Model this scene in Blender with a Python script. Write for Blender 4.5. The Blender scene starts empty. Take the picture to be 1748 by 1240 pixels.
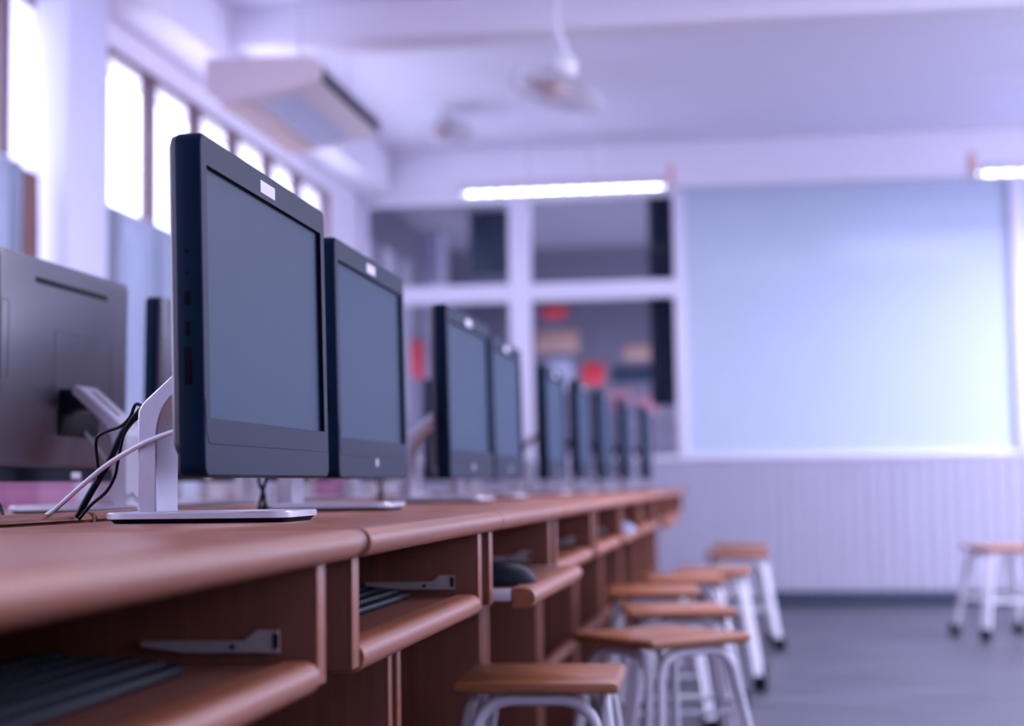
import bpy, bmesh, math, random
from mathutils import Vector, Matrix
R = random.Random(7)
PI = math.pi
sc = bpy.context.scene
COL = sc.collection

# ------------------------------------------------------------------ camera
FPX = 2800.0
cam_d = bpy.data.cameras.new('camera'); cam = bpy.data.objects.new('camera', cam_d); COL.objects.link(cam)
cam_d.sensor_width = 36; cam_d.lens = FPX / 1748 * 36; cam_d.clip_start = .02; cam_d.clip_end = 100
cf = Vector((-0.14523713, 0.98668306, 0.07323057)); cr = Vector((0.98910528, 0.14659291, -0.01346334)); cd = Vector((-0.02401914, 0.07047736, -0.99722416))
M = Matrix.Identity(4)
for i in range(3):
    M[i][0] = cr[i]; M[i][1] = -cd[i]; M[i][2] = -cf[i]
M.translation = Vector((0, 0, .7942))
cam.matrix_world = M
cam_d.dof.use_dof = True; cam_d.dof.focus_distance = 2.12; cam_d.dof.aperture_fstop = 2.5
sc.camera = cam

# ------------------------------------------------------------------ light
w = bpy.data.worlds.new('sky'); sc.world = w; w.use_nodes = True
bg = w.node_tree.nodes['Background']
bg.inputs[0].default_value = (.71, .73, 1.0, 1); bg.inputs[1].default_value = 5.2
def lamp(name, loc, sx, sy, energy, rot=(0, 0, 0), col=(.76, .77, 1.0)):
    d = bpy.data.lights.new(name, 'AREA'); d.shape = 'RECTANGLE'; d.size = sx; d.size_y = sy; d.energy = energy; d.color = col
    o = bpy.data.objects.new(name, d); COL.objects.link(o); o.location = loc; o.rotation_euler = rot; return o
for lx, ly, e_ in ((.2, 4.9, 40), (1.4, 5.7, 68), (3.2, 5.7, 76)): lamp('ceiling_fill', (lx, ly, 2.93), 1.2, .25, e_)     # unseen area lights added above the frame to brighten the room
for ly in (8.1, 9.6):
    for lx in (3.2, 3.8): lamp('ceiling_fill', (lx, ly - .4, 2.6), .9, .25, 84)  # added out of view at the right to brighten the back wall
lamp('ceiling_fill', (1.6, 1.5, 2.93), 1.2, .25, 5)  # faint added fill above the near end, out of view
sc.view_settings.view_transform = 'Standard'; sc.view_settings.look = 'None'
sc.view_settings.exposure = 0.12; sc.view_settings.gamma = 1.0; sc.view_settings.use_curve_mapping = False
sc.cycles.use_denoising = True
sc.cycles.max_bounces = 8; sc.cycles.diffuse_bounces = 5; sc.cycles.transparent_max_bounces = 12
sc.cycles.caustics_reflective = False; sc.cycles.caustics_refractive = False

lamp('next_room_fill', (-1.0, 13.2, 3.0), 1.2, .5, 12)  # unseen light added to lift the room beyond the glass

# ------------------------------------------------------------------ materials
def mat(name, col, rough=.5, metal=0, spec=.5, noise=0, nscale=(5, 5, 5), bump=0, coat=0, col2=None, trans=0, emit=None, es=0, sheen=0):
    m = bpy.data.materials.new(name); m.use_nodes = True
    nt = m.node_tree; b = nt.nodes['Principled BSDF']
    b.inputs['Base Color'].default_value = (*col, 1); b.inputs['Roughness'].default_value = rough
    b.inputs['Metallic'].default_value = metal; b.inputs['Specular IOR Level'].default_value = spec
    if coat: b.inputs['Coat Weight'].default_value = coat; b.inputs['Coat Roughness'].default_value = .12
    if emit: b.inputs['Emission Color'].default_value = (*emit, 1); b.inputs['Emission Strength'].default_value = es
    tc = nt.nodes.new('ShaderNodeTexCoord'); mp = nt.nodes.new('ShaderNodeMapping'); mp.inputs['Scale'].default_value = nscale
    nt.links.new(tc.outputs['Object'], mp.inputs[0])
    n = nt.nodes.new('ShaderNodeTexNoise'); n.inputs['Scale'].default_value = 1; n.inputs['Detail'].default_value = 5
    nt.links.new(mp.outputs[0], n.inputs['Vector'])
    c2 = col2 or tuple(c * (1 - noise) for c in col)
    if noise or col2:
        r = nt.nodes.new('ShaderNodeValToRGB')
        r.color_ramp.elements[0].position = .32; r.color_ramp.elements[1].position = .68
        r.color_ramp.elements[0].color = (*c2, 1); r.color_ramp.elements[1].color = (*col, 1)
        nt.links.new(n.outputs['Fac'], r.inputs[0]); nt.links.new(r.outputs[0], b.inputs['Base Color'])
    if bump:
        bp = nt.nodes.new('ShaderNodeBump'); bp.inputs['Strength'].default_value = bump; bp.inputs['Distance'].default_value = .002
        nt.links.new(n.outputs['Fac'], bp.inputs['Height']); nt.links.new(bp.outputs[0], b.inputs['Normal'])
    return m

def glass(name, tint, gl=.08, frost=0.0, fcol=(1, 1, 1)):
    m = bpy.data.materials.new(name); m.use_nodes = True; nt = m.node_tree
    for n in list(nt.nodes): nt.nodes.remove(n)
    o = nt.nodes.new('ShaderNodeOutputMaterial'); t = nt.nodes.new('ShaderNodeBsdfTransparent'); t.inputs[0].default_value = (*tint, 1)
    g = nt.nodes.new('ShaderNodeBsdfGlossy'); g.inputs['Roughness'].default_value = .03
    mx = nt.nodes.new('ShaderNodeMixShader'); mx.inputs[0].default_value = gl
    nt.links.new(t.outputs[0], mx.inputs[1]); nt.links.new(g.outputs[0], mx.inputs[2])
    last = mx
    if frost:
        d = nt.nodes.new('ShaderNodeBsdfTranslucent'); d.inputs[0].default_value = (*fcol, 1)
        m2 = nt.nodes.new('ShaderNodeMixShader'); m2.inputs[0].default_value = frost
        nt.links.new(mx.outputs[0], m2.inputs[1]); nt.links.new(d.outputs[0], m2.inputs[2]); last = m2
    nt.links.new(last.outputs[0], o.inputs[0]); return m

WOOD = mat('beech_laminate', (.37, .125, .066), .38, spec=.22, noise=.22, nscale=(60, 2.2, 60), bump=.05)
WOODV = mat('beech_laminate_shaded', (.19, .066, .042), .5, spec=.25, noise=.25, nscale=(60, 60, 2.2), bump=.05)  # under-desk shade put into the colour of upright faces; edges keep lighter laminate
WOODD = mat('brown_joint_strip', (.20, .06, .035), .5, noise=.2, nscale=(20, 20, 20))
WOODE = mat('seat_wood', (.46, .165, .075), .32, noise=.35, nscale=(4, 45, 45), bump=.05)
BLACK = mat('black_plastic', (.004, .007, .018), .55, spec=.12, noise=.1, nscale=(200, 200, 200))
BEZEL = mat('charcoal_bezel', (.012, .018, .040), .46, spec=.08, noise=.06, nscale=(300, 300, 300), bump=.02)
SIDE = mat('navy_black_edge', (.001, .008, .024), .5, spec=.12, noise=.1, nscale=(50, 50, 50))
SCREEN = mat('dark_screen', (.013, .032, .072), .36, noise=.03, nscale=(40, 40, 40), spec=.09)
GAPM = mat('screen_recess', (.002, .003, .008), .6, spec=.1, noise=.1, nscale=(10, 10, 10))
SILVER = mat('silver_plastic', (.30, .29, .33), .38, metal=.35, noise=.05, nscale=(300, 300, 300))
SHELL = mat('grey_back_shell', (.08, .072, .10), .38, metal=.25, noise=.06, nscale=(300, 300, 300))
ALU = mat('satin_aluminium', (.60, .58, .66), .3, metal=.55, noise=.04, nscale=(200, 200, 200))
STEEL = mat('zinc_rail', (.62, .58, .58), .35, metal=.5, noise=.1, nscale=(60, 60, 60))
WHITEP = mat('white_paint_metal', (.70, .67, .76), .32, noise=.06, nscale=(30, 30, 30))
RUB = mat('black_rubber', (.003, .008, .016), .7, spec=.1, noise=.1, nscale=(30, 30, 30))
WALL = mat('white_wall_paint', (.87, .84, .94), .7, noise=.03, nscale=(3, 3, 3))
CEIL = mat('ceiling_paint', (.80, .78, .90), .8, noise=.04, nscale=(1.5, 1.5, 1.5))
PILLAR = mat('pillar_paint', (.68, .68, .86), .6, noise=.03, nscale=(3, 3, 3))
PANEL = mat('grooved_panel_paint', (.46, .44, .56), .5, noise=.06, nscale=(8, 8, 2))
FLOOR = mat('polished_terrazzo', (.074, .068, .098), .38, noise=.6, nscale=(1.3, 4, 2), spec=.5)
SKIRT = mat('dark_skirting', (.035, .05, .09), .4, noise=.1, nscale=(9, 9, 9))
WFRAME = mat('brown_window_frame', (.14, .085, .10), .4, noise=.1, nscale=(9, 9, 9))
WFRAMEW = mat('white_window_frame', (.82, .79, .93), .4, noise=.03, nscale=(9, 9, 9))
GLASS = glass('clear_glass', (.97, .97, 1), .008)
BOARD = mat('frosted_pale_blue_glass', (.55, .64, .78), .35, noise=.07, nscale=(.8, .8, .8), coat=.3)
PINK = mat('pink_card', (.60, .27, .47), .6, noise=.08, nscale=(12, 12, 12))
CARD = mat('pale_card', (.62, .58, .66), .6, noise=.08, nscale=(12, 12, 12))
ACM = mat('cream_plastic', (.72, .60, .64), .4, noise=.04, nscale=(9, 9, 9))
ACT = mat('tan_plastic', (.60, .42, .40), .45, noise=.05, nscale=(9, 9, 9))
ORANGE = mat('orange_end_cap', (.75, .42, .38), .5, noise=.06, nscale=(20, 20, 20))
TUBE = mat('fluorescent_tube', (.9, .9, 1), .4, emit=(.85, .88, 1), es=7.0)
CABLEB = mat('black_cable_sheath', (.002, .003, .008), .5, spec=.15, noise=.1, nscale=(50, 50, 50))
CABLEW = mat('white_cable_sheath', (.62, .57, .66), .45, noise=.05, nscale=(50, 50, 50))
TAG = mat('white_sticker_paper', (.80, .72, .86), .6, noise=.03, nscale=(50, 50, 50))
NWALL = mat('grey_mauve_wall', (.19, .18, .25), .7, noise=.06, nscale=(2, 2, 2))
RED = mat('red_card', (.75, .04, .06), .5, noise=.1, nscale=(9, 9, 9))
TAN = mat('tan_card', (.55, .34, .28), .6, noise=.2, nscale=(9, 9, 9))
NAVY = mat('dark_navy_cloth', (.015, .035, .075), .7, noise=.2, nscale=(9, 9, 9))
ROSE = mat('rose_card', (.55, .24, .33), .6, noise=.2, nscale=(9, 9, 9))
PALE = mat('pale_blue_card', (.55, .58, .75), .6, noise=.1, nscale=(9, 9, 9))

for m_ in (SCREEN, BEZEL, SIDE): m_.node_tree.nodes['Principled BSDF'].inputs['Specular Tint'].default_value = (.62, .80, 1, 1)
def cloth(name, col, col2, tr=.45):
    m = bpy.data.materials.new(name); m.use_nodes = True; nt = m.node_tree
    for n in list(nt.nodes): nt.nodes.remove(n)
    o = nt.nodes.new('ShaderNodeOutputMaterial'); d = nt.nodes.new('ShaderNodeBsdfDiffuse'); t = nt.nodes.new('ShaderNodeBsdfTranslucent')
    tc = nt.nodes.new('ShaderNodeTexCoord'); mp = nt.nodes.new('ShaderNodeMapping'); mp.inputs['Scale'].default_value = (8, 22, 1.2)
    n = nt.nodes.new('ShaderNodeTexNoise'); n.inputs['Scale'].default_value = 1; n.inputs['Detail'].default_value = 3
    r = nt.nodes.new('ShaderNodeValToRGB'); r.color_ramp.elements[0].position = .35; r.color_ramp.elements[1].position = .65
    r.color_ramp.elements[0].color = (*col2, 1); r.color_ramp.elements[1].color = (*col, 1)
    nt.links.new(tc.outputs['Object'], mp.inputs[0]); nt.links.new(mp.outputs[0], n.inputs['Vector']); nt.links.new(n.outputs['Fac'], r.inputs[0])
    nt.links.new(r.outputs[0], d.inputs[0]); nt.links.new(r.outputs[0], t.inputs[0])
    mx = nt.nodes.new('ShaderNodeMixShader'); mx.inputs[0].default_value = tr
    nt.links.new(d.outputs[0], mx.inputs[1]); nt.links.new(t.outputs[0], mx.inputs[2]); nt.links.new(mx.outputs[0], o.inputs[0]); return m
CURT = cloth('blue_grey_curtain_cloth', (.55, .58, .68), (.34, .39, .49))
CURTB = cloth('brown_curtain_cloth', (.42, .27, .26), (.20, .12, .13))

# ------------------------------------------------------------------ mesh helpers
def new(): return bmesh.new()
def box(bm, x0, x1, y0, y1, z0, z1, bev=0, seg=2):
    vs = [bm.verts.new((x, y, z)) for x in (x0, x1) for y in (y0, y1) for z in (z0, z1)]
    fs = [(0, 1, 3, 2), (4, 6, 7, 5), (0, 4, 5, 1), (2, 3, 7, 6), (0, 2, 6, 4), (1, 5, 7, 3)]
    F = [bm.faces.new([vs[i] for i in f]) for f in fs]
    if bev:
        es = list({e for f in F for e in f.edges})
        bmesh.ops.bevel(bm, geom=es, offset=bev, segments=seg, profile=.5, affect='EDGES')
    return bm
def loft(bm, rings, cap0=True, cap1=True, closed=False):
    vr = [[bm.verts.new(p) for p in r] for r in rings]
    n = len(rings[0])
    k = len(vr)
    for a in range(k if closed else k - 1):
        A, B = vr[a], vr[(a + 1) % k]
        for i in range(n):
            bm.faces.new((A[i], A[(i + 1) % n], B[(i + 1) % n], B[i]))
    if cap0 and not closed: bm.faces.new(list(reversed(vr[0])))
    if cap1 and not closed: bm.faces.new(vr[-1])
    return bm
def rrect(cx, cz, w, h, r, seg=5):
    """rounded rectangle in a plane: list of (u, v), constant count"""
    out = []
    for sx, sz, a0 in ((1, 1, 0), (-1, 1, 90), (-1, -1, 180), (1, -1, 270)):
        for k in range(seg + 1):
            a = math.radians(a0 + 90 * k / seg)
            out.append((cx + sx * (w / 2 - r) + r * math.cos(a), cz + sz * (h / 2 - r) + r * math.sin(a)))
    return out
def catmull(pts, n=6):
    P = [Vector(p) for p in pts]; P = [2 * P[0] - P[1]] + P + [2 * P[-1] - P[-2]]
    out = []
    for i in range(1, len(P) - 2):
        for k in range(n):
            t = k / n; a, b, c, d = P[i - 1], P[i], P[i + 1], P[i + 2]
            out.append(.5 * ((2 * b) + (c - a) * t + (2 * a - 5 * b + 4 * c - d) * t * t + (3 * b - a - 3 * c + d) * t ** 3))
    out.append(P[-2]); return out
def fillet(pts, r, n=6):
    P = [Vector(p) for p in pts]; out = [P[0]]
    for i in range(1, len(P) - 1):
        a = (P[i - 1] - P[i]).normalized(); b = (P[i + 1] - P[i]).normalized()
        p0 = P[i] + a * r; p1 = P[i] + b * r
        for k in range(n + 1):
            t = k / n; out.append((1 - t) ** 2 * p0 + 2 * t * (1 - t) * P[i] + t * t * p1)
    out.append(P[-1]); return out
def tube(bm, pts, r, n=10, caps=True):
    P = [Vector(p) for p in pts]; rings = []
    t = (P[1] - P[0]).normalized(); u = t.orthogonal().normalized()
    for i, p in enumerate(P):
        if 0 < i < len(P) - 1: tt = (P[i + 1] - P[i - 1]).normalized()
        elif i == 0: tt = (P[1] - P[0]).normalized()
        else: tt = (P[-1] - P[-2]).normalized()
        u = (u - tt * u.dot(tt)).normalized(); v = tt.cross(u)
        rr = r[i] if isinstance(r, (list, tuple)) else r
        rings.append([p + (u * math.cos(2 * PI * k / n) + v * math.sin(2 * PI * k / n)) * rr for k in range(n)])
    return loft(bm, rings, caps, caps)
def lathe(bm, prof, n=20, c=(0, 0, 0)):
    rings = [[Vector(c) + Vector((r * math.cos(2 * PI * k / n), r * math.sin(2 * PI * k / n), z)) for k in range(n)] for r, z in prof]
    return loft(bm, rings)
def torus(bm, c, R_, r, mtx=None, n=36, m=8):
    rings = []
    for i in range(n):
        a = 2 * PI * i / n; ring = []
        for k in range(m):
            b = 2 * PI * k / m; p = Vector(((R_ + r * math.cos(b)) * math.cos(a), (R_ + r * math.cos(b)) * math.sin(a), r * math.sin(b)))
            ring.append((mtx @ p if mtx else p) + Vector(c))
        rings.append(ring)
    return loft(bm, rings, closed=True)
def prism(bm, prof, axis, a, b):
    """extrude a closed (u, v) profile along axis 'x'/'y'/'z' from a to b"""
    f = {'x': lambda u, v, t: (t, u, v), 'y': lambda u, v, t: (u, t, v), 'z': lambda u, v, t: (u, v, t)}[axis]
    return loft(bm, [[f(u, v, a) for u, v in prof], [f(u, v, b) for u, v in prof]])
def obj(name, bm, m, parent=None, loc=None, rot=None, smooth=35, bevel=0):
    bmesh.ops.recalc_face_normals(bm, faces=bm.faces)
    me = bpy.data.meshes.new(name); bm.to_mesh(me); bm.free()
    me.materials.append(m)
    if smooth:
        me.polygons.foreach_set('use_smooth', [True] * len(me.polygons)); me.set_sharp_from_angle(angle=math.radians(smooth))
    o = bpy.data.objects.new(name, me); COL.objects.link(o)
    if parent: o.parent = parent
    if loc: o.location = loc
    if rot: o.rotation_euler = rot
    if bevel:
        b = o.modifiers.new('bevel', 'BEVEL'); b.width = bevel; b.segments = 2; b.limit_method = 'ANGLE'
    return o
def tag(o, label=None, cat=None, group=None, kind=None):
    if label: o['label'] = label
    if cat: o['category'] = cat
    if group: o['group'] = group
    if kind: o['kind'] = kind
    return o
def empty(name, label=None, cat=None, group=None, kind=None, loc=(0, 0, 0), rz=0):
    o = bpy.data.objects.new(name, None); COL.objects.link(o); o.location = loc; o.rotation_euler = (0, 0, rz); o.empty_display_size = .1
    return tag(o, label, cat, group, kind)
def struct(name, bm, m, parent=None, **k):
    o = obj(name, bm, m, parent, **k)
    if not parent: o['kind'] = 'structure'
    return o
def copy_tree(o, parent=None):
    c = o.copy(); COL.objects.link(c)
    if parent: c.parent = parent
    for ch in o.children: copy_tree(ch, c)
    return c

# ------------------------------------------------------------------ the room
YB = 10.7; ZC = 3.0; XL = -2.6
struct('floor', box(new(), XL - .2, 4.4, -2.6, 13.7, -.1, 0), FLOOR, smooth=0)
struct('ceiling', box(new(), XL - .2, 4.4, -2.6, YB + .1, ZC, ZC + .15), CEIL, smooth=0)
bm = new()
ZS, ZT = .92, 2.625
box(bm, XL - .2, XL, -2.4, YB, 0, ZS); box(bm, XL - .2, XL, -2.4, YB, ZT, ZC)
for a, b in ((-2.4, -.6), (2.2, 2.7), (5.80, 6.34), (9.9, YB)): box(bm, XL - .2, XL, a, b, ZS, ZT)
struct('wall_left', bm, WALL, smooth=0)
struct('wall_front', box(new(), XL - .2, 4.4, -2.6, -2.4, 0, ZC), WALL, smooth=0)         # behind the camera
bm = new(); box(bm, 4.2, 4.4, -2.4, YB, 0, 1.55); box(bm, 4.2, 4.4, -2.4, YB, 2.75, ZC)
for a in (-2.4, .6, 3.7, 6.8, 9.9): box(bm, 4.2, 4.4, a, a + .35 if a < 9 else YB, 1.55, 2.75)
struct('wall_right', bm, WALL, smooth=0)
struct('trim_1', box(new(), XL, XL + .13, 5.65, 6.03, 0, ZC, .006), PILLAR)             # pillar between the windows
struct('trim_2', box(new(), XL, -2.36, -2.4, 5.63, 2.74, ZC, .006), WALL)               # lengthwise beam over the windows
struct('trim_3', box(new(), XL, -2.36, 6.05, YB - .12, 2.74, ZC, .006), WALL)
struct('trim_4', box(new(), -2.35, 4.2, 7.17, 7.42, 2.82, ZC, .006), WALL)              # cross beam
bm = new()   # back wall around the two openings
W = [(-2.62 + .02, -1.584), (-1.446, -.495)]
box(bm, XL, 4.2, YB, YB + .12, 2.68, ZC); box(bm, XL, 4.2, YB, YB + .12, 0, .95)
box(bm, XL - .2, XL, YB, YB + .12, 0, ZC)
box(bm, -.43, 4.2, YB + .03, YB + .12, .95, 2.68)
struct('wall_back', bm, WALL, smooth=0)
struct('trim_5', box(new(), XL, 4.2, YB - .1, YB, 2.70, ZC, .006), WALL)                # beam along the top of the back wall
bm = new()   # grooved panelling under the glass, real grooves
prof = []; x = -2.58
pts = []
while x < 4.1:
    pts += [(x, YB - .002), (x + .006, YB - .020), (x + .058, YB - .020), (x + .064, YB - .002)]; x += .080
pts += [(x, YB - .004), (x, YB + .001), (-2.58, YB + .001)]
prism(bm, pts, 'z', .09, .935)
struct('trim_6', bm, PANEL, smooth=0)
struct('trim_7', box(new(), -2.58, 4.2, YB - .03, YB + .002, .93, .965, .004), WFRAMEW)
struct('baseboard_back', box(new(), -2.58, 4.2, YB - .025, YB, 0, .085, .004), SKIRT)
struct('trim_8', box(new(), 1.635, 1.715, YB - .05, YB + .05, .965, 2.70, .008), WFRAMEW)
# white frame posts and rail of the back windows
fr = empty('window_1', kind='structure')
def post(n, x0, x1, z0, z1): obj('frame', box(new(), x0, x1, YB - .035, YB + .10, z0, z1, .005), WFRAMEW, fr)
post(0, XL + .005, -2.56, .965, 2.68); post(0, -1.584, -1.446, .965, 2.68); post(0, -.495, -.42, .965, 2.68)
for a, b in ((-2.56, -1.584), (-1.446, -.495)): post(0, a, b, 2.0, 2.11)
for a, b in ((-2.56, -1.584), (-1.446, -.495)):
    for z0, z1 in ((.965, 2.0), (2.11, 2.68)):
        obj('pane', box(new(), a, b, YB + .03, YB + .036, z0, z1), GLASS, fr, smooth=0)
fr = empty('window_2', kind='structure')
obj('pane', box(new(), -.42, 1.635, YB - .01, YB + .03, .965, 2.70), BOARD, fr, smooth=0)
fr2 = empty('window_3', kind='structure')
obj('pane', box(new(), 1.715, 4.2, YB - .01, YB + .03, .965, 2.70), BOARD, fr2, smooth=0)
# left windows: brown frames with clear panes
def side_window(n, y0, y1, mull, xg=XL - .032, mw=.055, fm=WFRAME):
    e = empty('window_%d' % n, kind='structure')
    obj('frame', box(new(), xg - .03, xg + .03, y0, y1, ZT - .022, ZT, .003), fm, e)
    obj('frame', box(new(), xg - .03, xg + .03, y0, y1, ZS, ZS + .05, .003), fm, e)
    ys = [y0 + .012] + mull + [y1 - .012]
    for m in ys: obj('mullion', box(new(), xg - .03, xg + .03, m - (mw / 2 if m in mull else .012), m + (mw / 2 if m in mull else .012), ZS + .05, ZT - .022, .003), fm, e)
    for a, b in zip(ys[:-1], ys[1:]): obj('pane', box(new(), xg - .003, xg + .003, a + mw / 2, b - mw / 2, ZS + .05, ZT - .022), GLASS, e, smooth=0)
side_window(4, -.6, 2.2, [.1, .8, 1.5])
side_window(5, 2.7, 5.80, [3.28, 3.85, 4.43, 5.43])
side_window(6, 6.34, 9.9, [6.88, 7.48, 8.06, 8.67, 9.25])

# ------------------------------------------------------------------ the next room, seen through the back windows
NY0, NY1, NX = YB + .12, 15.9, -2.95
bm = new(); box(bm, NX - .15, NX, NY0, NY1, 0, 1.3); box(bm, NX - .15, NX, NY0, NY1, 2.72, 3.1)
for a in (NY0, 11.8, 12.6, 13.35): box(bm, NX - .15, NX, a, a + .3, 1.3, 2.72)
box(bm, NX - .15, NX, 13.95, NY1, 1.3, 2.72)
struct('wall_next_left', bm, NWALL, smooth=0)
struct('wall_next_back', box(new(), NX - .15, 1.9, NY1, NY1 + .1, 0, 3.1), NWALL, smooth=0)
struct('wall_next_right', box(new(), 1.8, 1.9, NY0, NY1, 0, 3.1), NWALL, smooth=0)
struct('ceiling_next', box(new(), NX - .15, 1.9, NY0, NY1 + .1, 3.1, 3.2), NWALL, smooth=0)
struct('trim_9', box(new(), -2.35, -2.0, 13.6, 13.9, 2.55, 3.1, .005), NAVY)
struct('trim_10', box(new(), NX, NX + .15, 14.6, 14.95, 0, 3.1, .005), PILLAR)

# ------------------------------------------------------------------ desks
TZ = .75; TH = .031
def bull(x0, x1, z0, z1, front=True, rear=0, n=8):
    """board profile in XZ, x1 rounded; rear: also x0 rounded"""
    r = (z1 - z0) / 2; cz = (z0 + z1) / 2; p = []
    for k in range(n + 1):
        a = -PI / 2 + PI * k / n; p.append((x1 - r + r * math.cos(a), cz + r * math.sin(a)))
    if rear:
        for k in range(n + 1):
            a = PI / 2 + PI * k / n; p.append((x0 + r + r * math.cos(a), cz + r * math.sin(a)))
    else: p += [(x0, z1), (x0, z0)]
    return p
XF = -.40; XR = -.875
def board(x0, x1, y0, y1, z0, z1, rear=0):
    bm = new(); return prism(bm, bull(x0, x1, z0, z1, rear=rear), 'y', y0, y1)
def desk(L, label, tray=0.0, joint=None, foot=False, g='beech computer desks of the near row'):
    """local: y 0..L, x = world X"""
    d = empty('computer_desk', label, 'desk', g)
    obj('tabletop', board(XR, XF, 0, L, TZ - TH, TZ), WOOD, d, bevel=.0012)
    if joint: obj('joint_strip', board(XR + .003, XF - .004, -joint, 0, TZ - TH + .003, TZ - .001), WOODD, d)
    pw = .030
    for y in (.036, L - .036 - pw):
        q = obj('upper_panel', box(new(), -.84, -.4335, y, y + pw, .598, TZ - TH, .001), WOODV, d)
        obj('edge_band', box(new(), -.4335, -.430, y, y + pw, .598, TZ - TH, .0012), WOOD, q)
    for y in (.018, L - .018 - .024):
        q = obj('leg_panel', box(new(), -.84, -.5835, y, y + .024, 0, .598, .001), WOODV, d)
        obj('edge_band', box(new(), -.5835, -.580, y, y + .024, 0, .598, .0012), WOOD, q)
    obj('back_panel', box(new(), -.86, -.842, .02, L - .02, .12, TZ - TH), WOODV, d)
    ty0, ty1 = .036 + pw + .006, L - .036 - pw - .006
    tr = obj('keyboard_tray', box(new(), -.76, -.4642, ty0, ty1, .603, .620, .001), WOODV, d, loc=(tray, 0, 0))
    obj('tray_edge', prism(new(), bull(-.464, -.426, .590, .6235), 'y', ty0, ty1), WOOD, tr, bevel=.001)
    for y0, s in ((ty0 - .005, 1), (ty1 + .005, -1)):
        b = new(); y1 = y0 + s * .006
        a_, b_ = min(y0, y1), max(y0, y1)
        prism(b, [(-.61, .637), (-.565, .631), (-.468, .631), (-.468, .653), (-.490, .653), (-.503, .643), (-.61, .642)], 'y', a_, b_)
        r = obj('tray_rail', b, STEEL, d, smooth=0)
        b = new()
        tube(b, [(-.515, y1 - s * .001, .637), (-.515, y1 + s * .002, .637)], .0028, 8)
        obj('rail_stop', box(new(), -.473, -.468, min(y1, y1 + s * .002), max(y1, y1 + s * .002), .635, .650), BLACK, r)
        obj('rail_screw', b, BLACK, r)
    if tray:
        for y in (ty0 - .0075, ty1 + .0015): obj('tray_runner', box(new(), -.70, -.466 + tray, y, y + .006, .602, .622, .001), STEEL, d)
    if foot: obj('foot_rail', box(new(), -.60, -.575, .045, L - .045, .275, .30, .002), WOODV, d)
    return d
J = [.80, 1.672, 2.605, 3.49, 4.39, 5.28, 6.17, 7.06, 7.95, 8.84, 9.72]
ordn = ['nearest', 'second', 'third', 'fourth', 'fifth', 'sixth', 'seventh', 'eighth', 'ninth', 'tenth', 'eleventh']
for i in range(10):
    a, b = J[i], J[i + 1]
    if i == 0: b = 1.655
    if i == 1: a = 1.689
    b -= .005
    if i == 0: lb = 'beech laminate computer desk nearest the camera with an empty tabletop'
    elif i == 1: lb = 'beech laminate desk carrying the large sharp computer nearest the camera'
    elif i == 2: lb = 'beech laminate desk, third in the near row, with its keyboard tray pulled out'
    elif i == 9: lb = 'beech laminate desk at the far end of the near row, by the back wall'
    else: lb = 'beech laminate computer desk, %s in the near row counted from the camera' % ordn[i]
    d = desk(b - a, lb, tray=.065 if i == 2 else (.05 if i == 7 else 0), joint=.032 if i == 1 else None, foot=i >= 4)
    d.location = (0, a, 0)
# rear row of desks standing back to back with the near row
XB0, XB1 = -1.60, -.915
JB = [.45, 1.31, 2.19, 3.08, 3.97, 4.86, 5.75, 6.64, 7.53, 8.42, 9.31, 10.1]
for i in range(11):
    a, L = JB[i] + .002, JB[i + 1] - JB[i] - .004
    if i == 0: continue
    d = empty('computer_desk', 'beech laminate desk of the row behind, %s from the camera, facing the windows' % ordn[i - 1], 'desk', 'beech desks of the row behind', loc=(0, a, 0))
    obj('tabletop', board(XB0, XB1, 0, L, TZ - .031, TZ + .002, rear=1), WOOD, d, bevel=.0012)
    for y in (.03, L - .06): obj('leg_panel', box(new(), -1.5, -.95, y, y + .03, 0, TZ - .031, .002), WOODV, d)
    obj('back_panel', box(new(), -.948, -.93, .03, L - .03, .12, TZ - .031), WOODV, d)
    obj('rear_lip', prism(new(), [(-.946 + .018 * math.cos(a * PI / 10) + .012, TZ + .002 + .011 * math.sin(a * PI / 10)) for a in range(11)], 'y', .012 if i == 2 else .002, L - .002), WOOD, d)
    if i == 2: obj('joint_strip', box(new(), -.95, -.918, .003, .011, TZ - .02, TZ + .0105), WOODD, d)

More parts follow.
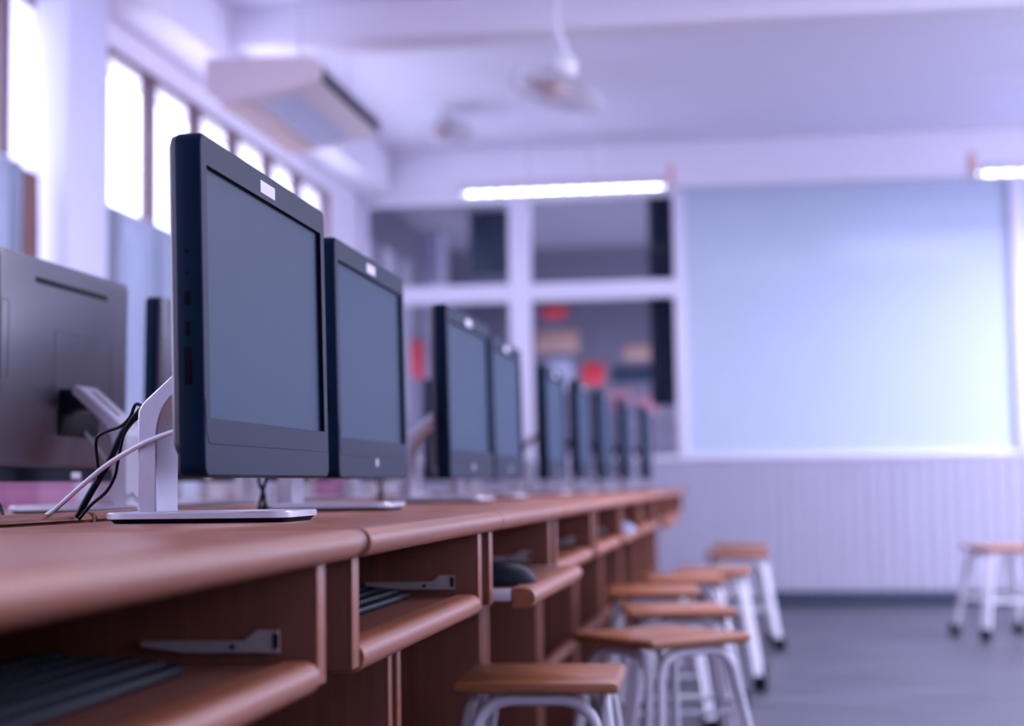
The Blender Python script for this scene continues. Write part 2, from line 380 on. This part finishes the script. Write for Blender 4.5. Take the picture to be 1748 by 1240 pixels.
# ------------------------------------------------------------------ computers
HW, HH, Z0 = .574, .393, .055
def ring_x(x, w_, h_, r, cz=Z0 + HH / 2, seg=6): return [(x, u, v) for u, v in rrect(0, cz, w_, h_, r, seg)]
def arm_profile():
    out = [(-.100, .012), (-.100, .135)]
    out += [(-.0995, .143), (-.096, .150), (-.090, .157), (-.012, .226), (-.004, .228), (.002, .222), (.001, .213), (-.056, .160)]
    for k in range(1, 6):   # inner fillet
        t = k / 6; p0, p1, p2 = (-.056, .160), (-.074, .142), (-.075, .108)
        out.append(tuple((1 - t) ** 2 * p0[j] + 2 * t * (1 - t) * p1[j] + t * t * p2[j] for j in (0, 1)))
    out += [(-.075, .108), (-.075, .012)]
    return out
def make_computer():
    """screen faces +x, stands on z = 0"""
    t = empty('desktop_computer', 'x', 'computer')
    # base
    b = new(); loft(b, [[(u, v, .0055) for u, v in rrect(-.012, 0, .236, .170, .026)], [(u, v, .0060) for u, v in rrect(-.012, 0, .240, .174, .028)],
                        [(u, v, .0125) for u, v in rrect(-.012, 0, .240, .174, .028)], [(u, v, .0140) for u, v in rrect(-.012, 0, .2365, .1705, .0265)]])
    obj('base', b, ALU, t)
    b = new(); loft(b, [[(u, v, 0) for u, v in rrect(-.012, 0, .222, .156, .020)], [(u, v, .0056) for u, v in rrect(-.012, 0, .234, .168, .025)]])
    obj('base_pad', b, BLACK, t)
    # bent stand
    b = new(); prism(b, arm_profile(), 'y', -.042, .042)
    st = obj('stand', b, ALU, t, bevel=.002)
    # cable slot in the sloping arm, lying just proud of its upper face
    b = new()
    sl = [(u, v) for u, v in rrect(0, 0, .070, .018, .0088, 6)]
    dx, dz = .747, .664
    ring = lambda h: [(-.046 + u * dx - dz * h, v, .1962 + u * dz + dx * h) for u, v in sl]
    loft(b, [ring(-.004), ring(.0006)]); obj('cable_slot', b, mat('slot_grey', (.10, .10, .14), .5), st)
    b = new(); box(b, -.006, .036, -.036, .036, .185, .222, .003); obj('hinge', b, BLACK, st)
    # head, tilted back a touch about its lower edge
    h = new(); r_ = .014
    xb, xf = .040, .070
    loft(h, [ring_x(xb, HW - .002, HH - .002, r_), ring_x(xb + .002, HW, HH, r_ + .001), ring_x(xf - .004, HW, HH, r_ + .001),
             ring_x(xf - .0012, HW - .0022, HH - .0022, r_), ], cap1=False)
    head = obj('housing', h, SIDE, t, rot=(0, 0, 0))
    # front bezel ring with a recessed screen
    sw, sh = .530, .291; cz = Z0 + HH - .0355 - sh / 2
    f = new()
    loft(f, [ring_x(xf - .0012, HW - .0022, HH - .0022, r_), ring_x(xf, HW - .0055, HH - .0055, r_ - .002),
             ring_x(xf, sw, sh, .0012, cz), ], cap0=False, cap1=False)
    obj('bezel', f, BEZEL, head)
    f = new(); loft(f, [ring_x(xf, sw, sh, .0012, cz), ring_x(xf - .007, sw, sh, .0012, cz)], cap0=False, cap1=False)
    obj('screen_recess', f, GAPM, head)
    f = new(); box(f, xf - .0072, xf - .0062, -sw / 2, sw / 2, cz - sh / 2, cz + sh / 2)
    s = obj('screen', f, SCREEN, head)
    # seam of the lower chin
    f = new(); zs = Z0 + .0375
    path = [(xf + .0001, -HW / 2 + .0035, zs + .05), (xf + .0001, -HW / 2 + .006, zs + .012), (xf + .0001, -HW / 2 + .016, zs), (xf + .0001, HW / 2 - .003, zs)]
    tube(f, fillet(path, .006), .0005, 6); obj('chin_seam', f, GAPM, head)
    f = new(); box(f, xf - .0002, xf + .0004, -.045, .022, Z0 + HH - .0285, Z0 + HH - .0125, 0)
    obj('sticker', f, TAG, head, smooth=0)
    # ports on the near edge (-y)
    ye = -HW / 2; pm = mat('port_black', (.003, .003, .007), .7, spec=.05)
    for zz, hh, ww, nm in ((.275, .004, .005, 'audio_port'), (.250, .004, .005, 'audio_port'), (.222, .016, .006, 'usb_port'), (.187, .016, .006, 'usb_port'), (.145, .042, .009, 'card_slot')):
        f = new(); box(f, .052 - ww / 2, .052 + ww / 2, ye - .0006, ye + .001, Z0 + zz - .02 - hh / 2, Z0 + zz - .02 + hh / 2, .0004)
        obj(nm, f, pm, head)
    # silver back shell
    zc = Z0 + HH / 2 + .012; hh = HH - .026
    g = new(); loft(g, [ring_x(.0405, HW - .004, hh, .014, zc), ring_x(.034, HW - .006, hh - .002, .014, zc), ring_x(.030, HW - .018, hh - .014, .012, zc)])
    sh_ = obj('back_shell', g, SHELL, head)
    g = new(); box(g, .0292, .0302, -.172, .145, Z0 + HH - .046, Z0 + HH - .036, 0)
    obj('vent_slot', g, GAPM, sh_)
    for y0, y1, z0, z1 in ((.245, .275, .23, .36), (-.20, .06, .20, .325)):
        g = new()
        for a in ((y0, y0 + .0012, z0, z1), (y1 - .0012, y1, z0, z1), (y0, y1, z1 - .0012, z1), (y0, y1, z0, z0 + .0012)):
            box(g, .0294, .0304, *a)
        obj('seam_line', g, mat('seam_shade', (.04, .038, .05), .5), sh_)
    g = new(); box(g, .026, .034, -.14, .04, .138, .185, .003); obj('port_bay', g, GAPM, sh_)
    g = new(); box(g, .0385, .0402, -.085, -.045, Z0 + .006, Z0 + .018); obj('maker_badge', g, TAG, head)
    head.rotation_euler = (0, -math.radians(1.0), 0); head.location = (.0008, 0, 0)
    return t
proto = make_computer()
badge = None
fronts = [(-.682, 2.052, .9), (-.735, 2.855, 1.0), (-.735, 3.87, -.5), (-.762, 4.655, .3), (-.765, 5.84, 0), (-.748, 6.66, .8), (-.725, 7.42, 0), (-.69, 8.18, .6), (-.64, 8.98, .2)]
flab = ['large sharp black all-in-one computer nearest the camera, screen facing the aisle',
        'second black computer in the near row, just behind the large sharp one',
        'third black computer in the near row, just left of the white window post',
        'fourth black computer in the near row, half hidden behind the third',
        'fifth computer in the near row, first after the bare gap on the desks',
        'sixth computer in the near row, right behind the fifth',
        'seventh computer in the near row, blurred dark slab before the back window',
        'eighth computer in the near row, last but one before the back wall',
        'farthest computer of the near row, closest to the back wall']
for i, (x, y, a) in enumerate(fronts):
    o = proto if i == 0 else copy_tree(proto)
    o.location = (x, y, TZ); o.rotation_euler.z = math.radians(a)
    tag(o, flab[i], 'computer', 'computers facing the aisle')
    if i > 0:
        hd = [c for c in o.children if c.name.startswith('housing')][0]
        if badge is None:
            b = new(); b2 = [(.0702 , .0075 * math.cos(2 * PI * k / 20), Z0 + .028 + .0075 * math.sin(2 * PI * k / 20)) for k in range(20)]
            loft(b, [b2, [(p[0] + .0006, p[1], p[2]) for p in b2]]); badge = obj('front_emblem', b, TAG, hd)
        else:
            c = badge.copy(); COL.objects.link(c); c.parent = hd
backs = [(-1.205, 2.825, 0), (-1.215, 3.60, 1), (-1.19, 4.42, 0), (-1.19, 5.25, -1), (-1.19, 6.46, 0), (-1.19, 7.25, 1), (-1.19, 8.0, 0), (-1.19, 9.75, 0)]
for i, (x, y, a) in enumerate(backs):
    o = copy_tree(proto); o.location = (x, y, TZ + .002); o.rotation_euler.z = PI + math.radians(a)
    lb = ['grey back of the computer at the left edge, facing away towards the windows', 'second computer facing the windows, seen edge-on behind the large sharp one'][i] if i < 2 else \
        '%s computer of the row facing the windows, mostly hidden by the near row' % ordn[i]
    tag(o, lb, 'computer', 'computers facing the windows')

# ------------------------------------------------------------------ cables
def cable(name, runs, m, label, cat='cable', r=.0028):
    b = new()
    for p in runs: tube(b, catmull(p, 6), r, 8)
    return tag(obj(name, b, m), label, cat)
cable('power_cable', [[(-.786, 2.055, .900), (-0.823, 2.074, 0.875), (-0.855, 2.093, 0.829), (-0.891, 2.111, 0.783), (-0.913, 2.13, 0.757)]], CABLEB,
      'thick black cable dropping from the nearest stand to the desk', r=.0048)
cable('data_cable', [[(-0.787, 2.045, 0.900), (-0.801, 2.052, 0.904), (-0.812, 2.06, 0.888), (-0.829, 2.068, 0.876), (-0.856, 2.075, 0.868), (-0.868, 2.082, 0.857), (-0.868, 2.09, 0.823), (-.872, 2.10, .800)]], CABLEB,
      'thin black cable looping out left from the bundle behind the nearest stand', r=.0022)
cable('data_cable', [[(-0.790, 2.04, 0.898), (-0.806, 2.045, 0.882), (-0.819, 2.055, 0.863), (-0.831, 2.066, 0.829), (-0.84, 2.078, 0.81), (-0.857, 2.090, 0.79), (-0.882, 2.10, 0.773), (-0.903, 2.11, 0.754)]], CABLEB,
      'thin black cable hanging right of the thick one behind the nearest stand', r=.0022)
cable('network_cable', [[(-.700, 1.992, .872), (-0.727, 1.990, 0.865), (-0.769, 2.000, 0.852), (-0.824, 2.020, 0.827), (-0.871, 2.035, 0.796), (-0.911, 2.05, 0.768), (-0.937, 2.07, 0.757)]], CABLEW,
      'greyish white cable running diagonally from the nearest computer to the desk', r=.0034)
cable('network_cable', [[(-1.232, 2.9, 0.900), (-1.182, 2.867, 0.853), (-1.135, 2.833, 0.81), (-1.087, 2.8, 0.772)]], CABLEW,
      'pale cable hanging from the back of the left edge computer', r=.003)
cable('power_cable', [[(-1.0, 2.03, .80), (-0.973, 2.0, 0.785), (-0.955, 1.983, 0.773), (-0.944, 1.967, 0.762), (-0.935, 1.95, 0.757)]], CABLEB,
      'short black cable end curling at the far left edge of the photo', r=.003)
for x, y, n in ((-.742, 2.855, 'second'), (-.76, 3.845, 'third')):
    cable('power_cable', [[(x - .107, y - .03, TZ + .09), (x - .122, y - .06, TZ + .06), (x - .108, y - .075, TZ + .03), (x - .10, y - .10, TZ + .006)],
                          [(x - .107, y - .02, TZ + .10), (x - .114, y - .05, TZ + .05), (x - .116, y - .07, TZ + .02), (x - .11, y - .10, TZ + .006)]], CABLEB,
          'black cables hanging behind the stand of the %s computer' % n, r=.0032)
cable('power_cable', [[(-.70, 1.30, .60), (-.66, 1.34, .45), (-.68, 1.40, .25), (-.66, 1.38, .05), (-.62, 1.30, .004)]], CABLEB, 'thin black cable hanging under the nearest desk', r=.003)
cable('power_cable', [[(-.72, 2.10, .60), (-.70, 2.12, .40), (-.66, 2.16, .15), (-.66, 2.22, .012), (-.60, 2.30, .004)]], CABLEB, 'thin black cable hanging under the second desk', r=.003)

# ------------------------------------------------------------------ keyboards and mice on the trays
def make_keyboard():
    t = empty('keyboard', 'x', 'keyboard')
    b = new(); prism(b, [(-.075, .002), (.075, .002), (.078, .006), (.076, .012), (-.07, .020), (-.076, .018)], 'y', -.22, .22)
    obj('case', b, BLACK, t, bevel=.002)
    b = new()
    for r in range(5):
        for c in range(20):
            x = .055 - r * .025; z = .013 + r * .0016 + (.0)
            box(b, x - .010, x + .008, -.208 + c * .021, -.190 + c * .021, z - .002, z + .0045)
    obj('keys', b, mat('key_plastic', (.008, .010, .020), .55, spec=.2), t, smooth=0)
    return t
kb = make_keyboard()
ks = [(-.60, 1.24, 'nearest'), (-.60, 2.24, 'second'), (-.62, 3.92, 'fourth'), (-.60, 4.8, 'fifth'), (-.60, 5.75, 'sixth')]
for i, (x, y, n) in enumerate(ks):
    o = kb if i == 0 else copy_tree(kb); o.location = (x, y, .620)
    tag(o, 'black keyboard on the %s desk tray from the camera' % n, 'keyboard', 'keyboards on the desk trays')
def mouse(x, y, z, s, m, label, rz=0):
    t = empty('computer_mouse', label, 'mouse', loc=(x, y, z), rz=rz)
    prof = [(0, 1, 1), (.20, 1.03, 1.03), (.5, .99, .97), (.75, .85, .80), (.92, .6, .55), (1.0, .25, .2)]
    b = new(); rings = []
    for h, sx, sy in prof:
        rings.append([(s * (.056 * sx * math.cos(2 * PI * k / 24)) - (.006 * h * s), s * .033 * sy * math.sin(2 * PI * k / 24), s * .036 * h) for k in range(24)])
    loft(b, rings); obj('body', b, m, t, smooth=60)
    b = new(); tube(b, [(.022 * s, -.003, .031 * s), (.022 * s, .003, .031 * s)], .006 * s, 12); obj('scroll_wheel', b, RUB, t)
mouse(-.435, 2.79, .620, 1.12, BLACK, 'black computer mouse on the pulled-out tray', .5)
mouse(-.47, 5.62, .620, 1.1, mat('blue_grey_plastic', (.18, .25, .40), .35), 'bluish computer mouse on a tray far down the near row', .3)

# ------------------------------------------------------------------ stools
def make_stool():
    t = empty('stool', 'x', 'stool'); s = .146
    b = new()
    def sq(h, z, r=.007): return [(u, v, z) for u, v in rrect(0, 0, 2 * h, 2 * h, r, 4)]
    loft(b, [sq(s - .006, .430), sq(s - .001, .434), sq(s, .441), sq(s - .002, .448), sq(s - .008, .452)])
    obj('seat', b, WOODE, t)
    top, bot, zt = .105, .170, .418
    for k in range(4):
        a = k * PI / 2; rot = Matrix.Rotation(a, 3, 'Z')
        def f(x, z):   # the U frame lies on the side -y, splayed outwards; corners nearly meet
            q = (zt - z) / zt; d = top + .012 + (bot - top) * q
            return rot @ Vector((x, -d, z))
        e = top - .006
        g = lambda z: e + (bot - top) * (zt - z) / zt
        p = [f(-g(.02), .02), f(-g(zt), zt), f(g(zt), zt), f(g(.02), .02)]
        b = new(); tube(b, fillet(p, .065, 8), .0105, 10); obj('leg_frame', b, WHITEP, t)
        b = new(); z = .185; tube(b, [f(-g(z), z), f(g(z), z)], .0075, 8); obj('rung', b, WHITEP, t)
    for sx in (-1, 1):
        for sy in (-1, 1):
            b = new(); c = bot + .004
            prism(b, [(sx * c + u, sy * c + v) for u, v in rrect(0, 0, .052, .052, .018, 4)], 'z', 0, .055)
            obj('rubber_foot', b, RUB, t, bevel=.003)
    return t
stool = make_stool()
sts = [(-.392, 2.985, 2, 'square stool with a wooden seat, nearest the camera'),
       (-.222, 3.775, 43, 'wooden seat stool turned cornerwise, second from the camera'),
       (-.222, 4.54, 10, 'wooden seat stool just behind the cornerwise one'),
       (-.335, 5.34, 4, 'wooden seat stool tucked to the desks, half hidden by nearer ones'),
       (-.27, 6.02, 10, 'wooden seat stool hard against the desks in the middle of the row'),
       (-.175, 6.52, 0, 'pale stool standing out in the aisle with a white leg on the grey floor'),
       (-.095, 8.02, 5, 'stool far along the aisle, nearer one of the last pair'),
       (-.10, 8.95, 3, 'farthest stool of the aisle before the grooved wall'),
       (1.20, 8.52, 18, 'lone stool near the right edge with four white legs visible'),
       (1.60, 9.15, 10, 'stool cut off by the right edge of the photo')]
for i, (x, y, a, lb) in enumerate(sts):
    o = stool if i == 0 else copy_tree(stool)
    o.location = (x, y, 0); o.rotation_euler.z = math.radians(a); tag(o, lb, 'stool', 'wooden stools with white tube legs')

# ------------------------------------------------------------------ curtains
def curtain(y0, y1, z0, z1, x, m, label, waves, amp=.025, pinch=0):
    b = new(); n = int((y1 - y0) * 90); nz = 10; V = []
    ph = R.random() * 6
    for j in range(nz + 1):
        q = j / nz; z = z0 + (z1 - z0) * q; row = []
        for i in range(n + 1):
            u = i / n; cy = (y0 + y1) / 2; yy = y0 + (y1 - y0) * u
            k = 1 - pinch * math.exp(-((q - .45) / .16) ** 2); yy = cy + (yy - cy) * k
            row.append(b.verts.new((x + amp * math.sin(u * waves * 2 * PI + ph + .5 * math.sin(q * 3 + u * 7)) * (.7 + .3 * math.sin(u * 13)), yy, z)))
        V.append(row)
    for j in range(nz):
        for i in range(n): b.faces.new((V[j][i], V[j][i + 1], V[j + 1][i + 1], V[j + 1][i]))
    e = empty('curtain', label, 'curtain', 'half-height window curtains')
    o = obj('cloth', b, m, e, smooth=180)
    s = o.modifiers.new('thick', 'SOLIDIFY'); s.thickness = .0015
    b = new(); tube(b, [(x, y0 - .02, z1 + .004), (x, y1 + .02, z1 + .004)], .006, 8); obj('curtain_rod', b, WFRAMEW, e)
    return e
curtain(4.0, 5.40, .95, 1.945, XL + .05, CURT, 'blue grey half curtain left of the pillar', 16)
curtain(5.42, 5.555, .95, 1.93, XL + .05, CURTB, 'narrow brown gathered curtain beside the pillar', 2, .02, .35)
curtain(6.06, 7.10, .95, 1.925, XL + .06, CURT, 'blue grey half curtain right of the pillar behind the nearest computer', 13)
curtain(7.14, 8.30, .95, 1.925, XL + .06, CURT, 'blue grey half curtain in the middle of the far window', 13)
curtain(8.34, 9.86, .95, 1.925, XL + .06, CURT, 'blue grey half curtain nearest the back wall', 13)

# ------------------------------------------------------------------ low cabinets under the windows and what lies on them
for i in range(5):
    y0 = 2.9 + i * 1.45
    e = empty('low_cabinet', 'low pale cabinet under the windows, %s from the camera' % ordn[i], 'cabinet', 'low cabinets under the windows', loc=(0, y0, 0))
    obj('body', box(new(), -2.50, -2.0, 0, 1.43, 0, .715, .004), CARD, e)
    obj('top', box(new(), -2.52, -1.96, -.004, 1.434, .715, .74, .004), WOOD, e)
    for k in range(3):
        dr = obj('door', box(new(), -1.999, -1.982, .02 + k * .47, .47 + k * .47, .06, .70, .004), CARD, e)
        obj('handle', box(new(), -1.982, -1.968, .42 + k * .47, .435 + k * .47, .40, .50, .003), ALU, dr)
def carton(x0, x1, y0, y1, z, h, m, label, name='box', cat='box', g=None):
    e = empty(name, label, cat, g, loc=((x0 + x1) / 2, (y0 + y1) / 2, z)); a, b_ = (x1 - x0) / 2, (y1 - y0) / 2
    obj('tray', box(new(), -a + .004, a - .004, -b_ + .004, b_ - .004, 0, h * .8, .003), m, e)
    obj('lid', box(new(), -a, a, -b_, b_, h * .62, h, .004), m, e)
carton(-2.12, -1.98, 4.35, 4.62, .74, .10, PINK, 'pink box on the low cabinets, seen under the left edge computer')
carton(-2.30, -2.14, 4.66, 4.86, .74, .09, PINK, 'second pink box, just behind the first on the low cabinet')
carton(-2.20, -2.0, 7.55, 7.95, .74, .12, PINK, 'pink box far along the low cabinets')
carton(-2.42, -2.25, 4.2, 4.5, .74, .12, TAN, 'tan box on the low cabinet beside the pink boxes')
for i, yy in enumerate((5.35, 5.62, 5.93, 6.25, 6.55, 6.9, 7.2, 8.2, 8.6, 9.0)):
    m = (CARD, PALE, CARD)[i % 3]
    carton(-2.24, -2.02, yy, yy + .2, .74, .11 + .03 * (i % 2), m, 'pale file box on the low cabinets, %s from the camera' % ordn[i], 'file_box', 'box', 'pale file boxes on the low cabinets')

# ------------------------------------------------------------------ air conditioner
AC = empty('air_conditioner', 'cream air conditioner hung high on the left wall', 'air conditioner', loc=(0, 6.5, 0))
pr = [(-2.235, 2.585), (-1.80, 2.575), (-1.765, 2.56), (-1.745, 2.53), (-1.742, 2.475), (-1.80, 2.45), (-1.98, 2.415), (-2.14, 2.395), (-2.20, 2.41), (-2.235, 2.45)]
b = new(); prism(b, pr, 'y', .02, 1.06); obj('casing', b, ACM, AC, bevel=.006)
for y in (0, 1.06): b = new(); prism(b, [(x + (.004 if x < -2 else -.004) * -1, z + .003) for x, z in pr], 'y', y, y + .02); obj('end_cap', b, ACM, AC, bevel=.006)
b = new(); prism(b, [(-1.741, 2.535), (-1.733, 2.525), (-1.733, 2.482), (-1.741, 2.472)], 'y', .03, 1.05); obj('outlet_slot', b, GAPM, AC)
for k in range(3):
    obj('louvre', box(new(), -1.735, -1.728, .035, 1.045, 2.486 + k * .016, 2.489 + k * .016), ALU, AC)
def ac_under(x): # underside height
    return 2.395 + (x + 2.14) * (2.45 - 2.395) / .34
b = new(); prism(b, [(-2.02, ac_under(-2.02) - .006), (-1.86, ac_under(-1.86) - .006), (-1.86, ac_under(-1.86) + .01), (-2.02, ac_under(-2.02) + .01)], 'y', .1, .98); obj('intake_grille', b, PALE, AC)
b = new(); prism(b, [(-2.18, 2.388), (-2.05, 2.400), (-2.05, 2.42), (-2.18, 2.41)], 'y', .03, 1.05); obj('lower_panel', b, ACT, AC)
for x in (-2.17, -1.86):
    for y in (.12, .96): b = new(); tube(b, [(x, y, 2.56), (x, y, ZC if y < .5 else (2.82 if x > -2.3 and .67 < y < .92 else ZC))], .005, 8); obj('hanger_rod', b, WHITEP, AC)

# ------------------------------------------------------------------ ceiling fans
def fan(x, y, z, s, label, tilt):
    e = empty('orbit_fan', label, 'fan', 'white caged ceiling fans', loc=(x, y, ZC))
    b = new(); lathe(b, [(.055, 0), (.055, -.02), (.03, -.045), (.014, -.05)][::-1], 20); obj('ceiling_mount', b, WHITEP, e)
    dz = z - ZC
    b = new(); tube(b, fillet([(0, 0, -.04), (0, 0, dz + .26 * s), (.05 * s, 0, dz + .12 * s), (.03 * s, 0, dz + .05)], .03), .016 * s, 10); obj('stem', b, WHITEP, e)
    rot = Matrix.Rotation(math.radians(tilt), 3, 'Y') @ Matrix.Rotation(math.radians(3), 3, 'X')
    c = Vector((0, 0, dz))
    b = new(); tube(b, [c + rot @ Vector((0, 0, .03)), c + rot @ Vector((0, 0, .06)), c + rot @ Vector((0, 0, .13)), c + rot @ Vector((0, 0, .155))], [.05 * s, .062 * s, .055 * s, .02 * s], 20); obj('motor', b, WHITEP, e)
    b = new(); RR = .19 * s
    for r_, h in ((1, 0), (.97, .03), (.97, -.03), (.75, .052), (.75, -.05), (.45, .06), (.45, -.058)):
        torus(b, c + rot @ Vector((0, 0, h)), RR * r_, .0035, rot, 40, 6)
    for k in range(28):
        a = 2 * PI * k / 28; q = lambda r, h: c + rot @ Vector((RR * r * math.cos(a), RR * r * math.sin(a), h))
        tube(b, [q(.15, .06), q(.45, .06), q(.75, .052), q(.97, .03), q(1, 0), q(.97, -.03), q(.75, -.05), q(.45, -.058), q(.12, -.058)], .0016, 5)
    obj('cage', b, ALU, e)
    b = new(); tube(b, [c + rot @ Vector((0, 0, -.045)), c + rot @ Vector((0, 0, -.062))], .045 * s, 20); obj('cage_cap', b, WHITEP, e)
    b = new(); tube(b, [c + rot @ Vector((0, 0, -.02)), c + rot @ Vector((0, 0, .03))], .03 * s, 16); hub = obj('hub', b, ACT, e)
    for k in range(3):
        a0 = 2 * PI * k / 3; b = new(); rings = []
        for i in range(7):
            r = RR * (.15 + .75 * i / 6); wd = .35 + .15 * math.sin(i / 6 * PI); ring = []
            for t_, th in ((-1, 1), (0, 1), (1, 1), (1, -1), (0, -1), (-1, -1)):
                a = a0 + t_ * wd + .25 * i / 6; ring.append(c + rot @ Vector((r * math.cos(a), r * math.sin(a), t_ * .014 + th * .001)))
            rings.append(ring)
        loft(b, rings); obj('blade', b, ACT, e)
fan(-.775, 6.62, 2.41, 1.03, 'white caged ceiling fan hanging in the middle of the room', 18)
fan(-1.75, 9.35, 2.86, .8, 'small blurred caged fan beyond, near the back windows', 0)

# ------------------------------------------------------------------ fluorescent fittings
def fitting(x, label, caps, z=2.52, y=9.5, L=1.24):
    e = empty('fluorescent_light', label, 'ceiling light', 'louvred fluorescent fittings', loc=(x, y, 0))
    b = new(); prism(b, [(-.11, z - .02), (-.05, z + .05), (.05, z + .05), (.11, z - .02), (.10, z - .02), (.045, z + .04), (-.045, z + .04), (-.10, z - .02)], 'x', 0, L); obj('reflector', b, WHITEP, e)
    for yy in (-.045, .045): b = new(); tube(b, [(.03, yy, z + .005), (L - .03, yy, z + .005)], .013, 12); obj('tube', b, TUBE, e)
    b = new()
    for k in range(13): xx = .04 + k * (L - .08) / 12; prism(b, [(-.10, z - .02), (-.06, z + .02), (.06, z + .02), (.10, z - .02), (.06, z - .034), (-.06, z - .034)], 'x', xx - .004, xx + .004)
    obj('louvre', b, ALU, e)
    for xx in caps: obj('end_cap', box(new(), xx, xx + .03, -.075, .075, z + .005, z + .11, .004), ORANGE, e)
    for xx in (.42, .78): b = new(); tube(b, [(xx, 0, z + .05), (xx, 0, ZC)], .006, 8); obj('hanger_rod', b, WHITEP, e)
fitting(-1.70, 'louvred fluorescent light hanging before the back windows', (1.24,))
fitting(1.27, 'fluorescent light at the right edge with an orange end block', (-.03,))

# ------------------------------------------------------------------ things in the next room
def card(name, label, m, x0, x1, z0, z1, cat='poster', y=NY1 - .001, g='notices on the far room wall'):
    k = 1.178; x0, x1, z0, z1 = x0 * k, x1 * k, .794 + (z0 - .794) * k, .794 + (z1 - .794) * k
    e = tag(obj(name, box(new(), x0, x1, y - .006, y, z0, z1, .001), m), label, cat, g); return e
NB = empty('notice_board', 'wide grey notice board on the far room wall seen through the glass', 'notice board')
obj('panel', box(new(), -2.75, -.60, NY1 - .0205, NY1 - .0005, 1.33, 2.57, .003), mat('board_felt', (.17, .16, .22), .8, noise=.1), NB)
yb = NY1 - .0208
tag(obj('poster', box(new(), NX + .001, NX + .006, 13.97, 14.50, 1.74, 2.08, .001), RED), 'red poster behind glass between the second and third computers', 'poster', 'notices on the far room wall')
card('poster', 'bright red square notice in the middle of the far board', RED, -1.40, -1.22, 1.60, 1.78, y=yb)
card('poster', 'tan wide notice high on the far board', TAN, -1.78, -1.42, 1.88, 2.06, y=yb)
card('poster', 'white notice left of the bright red square', PALE, -1.68, -1.48, 1.55, 1.82, y=yb)
card('poster', 'dark navy strip notice right of the bright red square', NAVY, -1.16, -.80, 1.60, 1.74, y=yb)
card('poster', 'small tan notice above the dark navy strip', TAN, -1.05, -.80, 1.80, 1.92, y=yb)
card('poster', 'rose notice below the dark navy strip', ROSE, -1.30, -1.00, 1.38, 1.54, y=yb)
card('poster', 'small red banner at the top of the far board', RED, -1.72, -1.52, 2.16, 2.26, y=yb)
card('poster', 'narrow rose notice at the right end of the far board', ROSE, -.95, -.78, 1.36, 1.50, y=yb)
cab = empty('shelf_unit', 'dark shelf unit beyond the glass at the right of the back window', 'shelf')
obj('frame', box(new(), -.95, -.42, 11.3, 11.6, 0, .985, .004), NAVY, cab)
carton(-.88, -.50, 11.32, 11.55, .985, .26, CARD, 'whitish box on the dark shelf beyond the back window')
b = new(); n = 40
for i in range(n + 1):
    pass
pts = [(-.68 + .19 * i / n, 11.05 + .02 * math.sin(i / n * 5 * 2 * PI)) for i in range(n + 1)]
pts += [(x, y + .004) for x, y in reversed(pts)]
prism(b, pts, 'z', 1.30, 3.098)
tag(obj('dark_curtain', b, NAVY, smooth=60), 'dark navy curtain hanging beyond the right end of the back window', 'curtain')
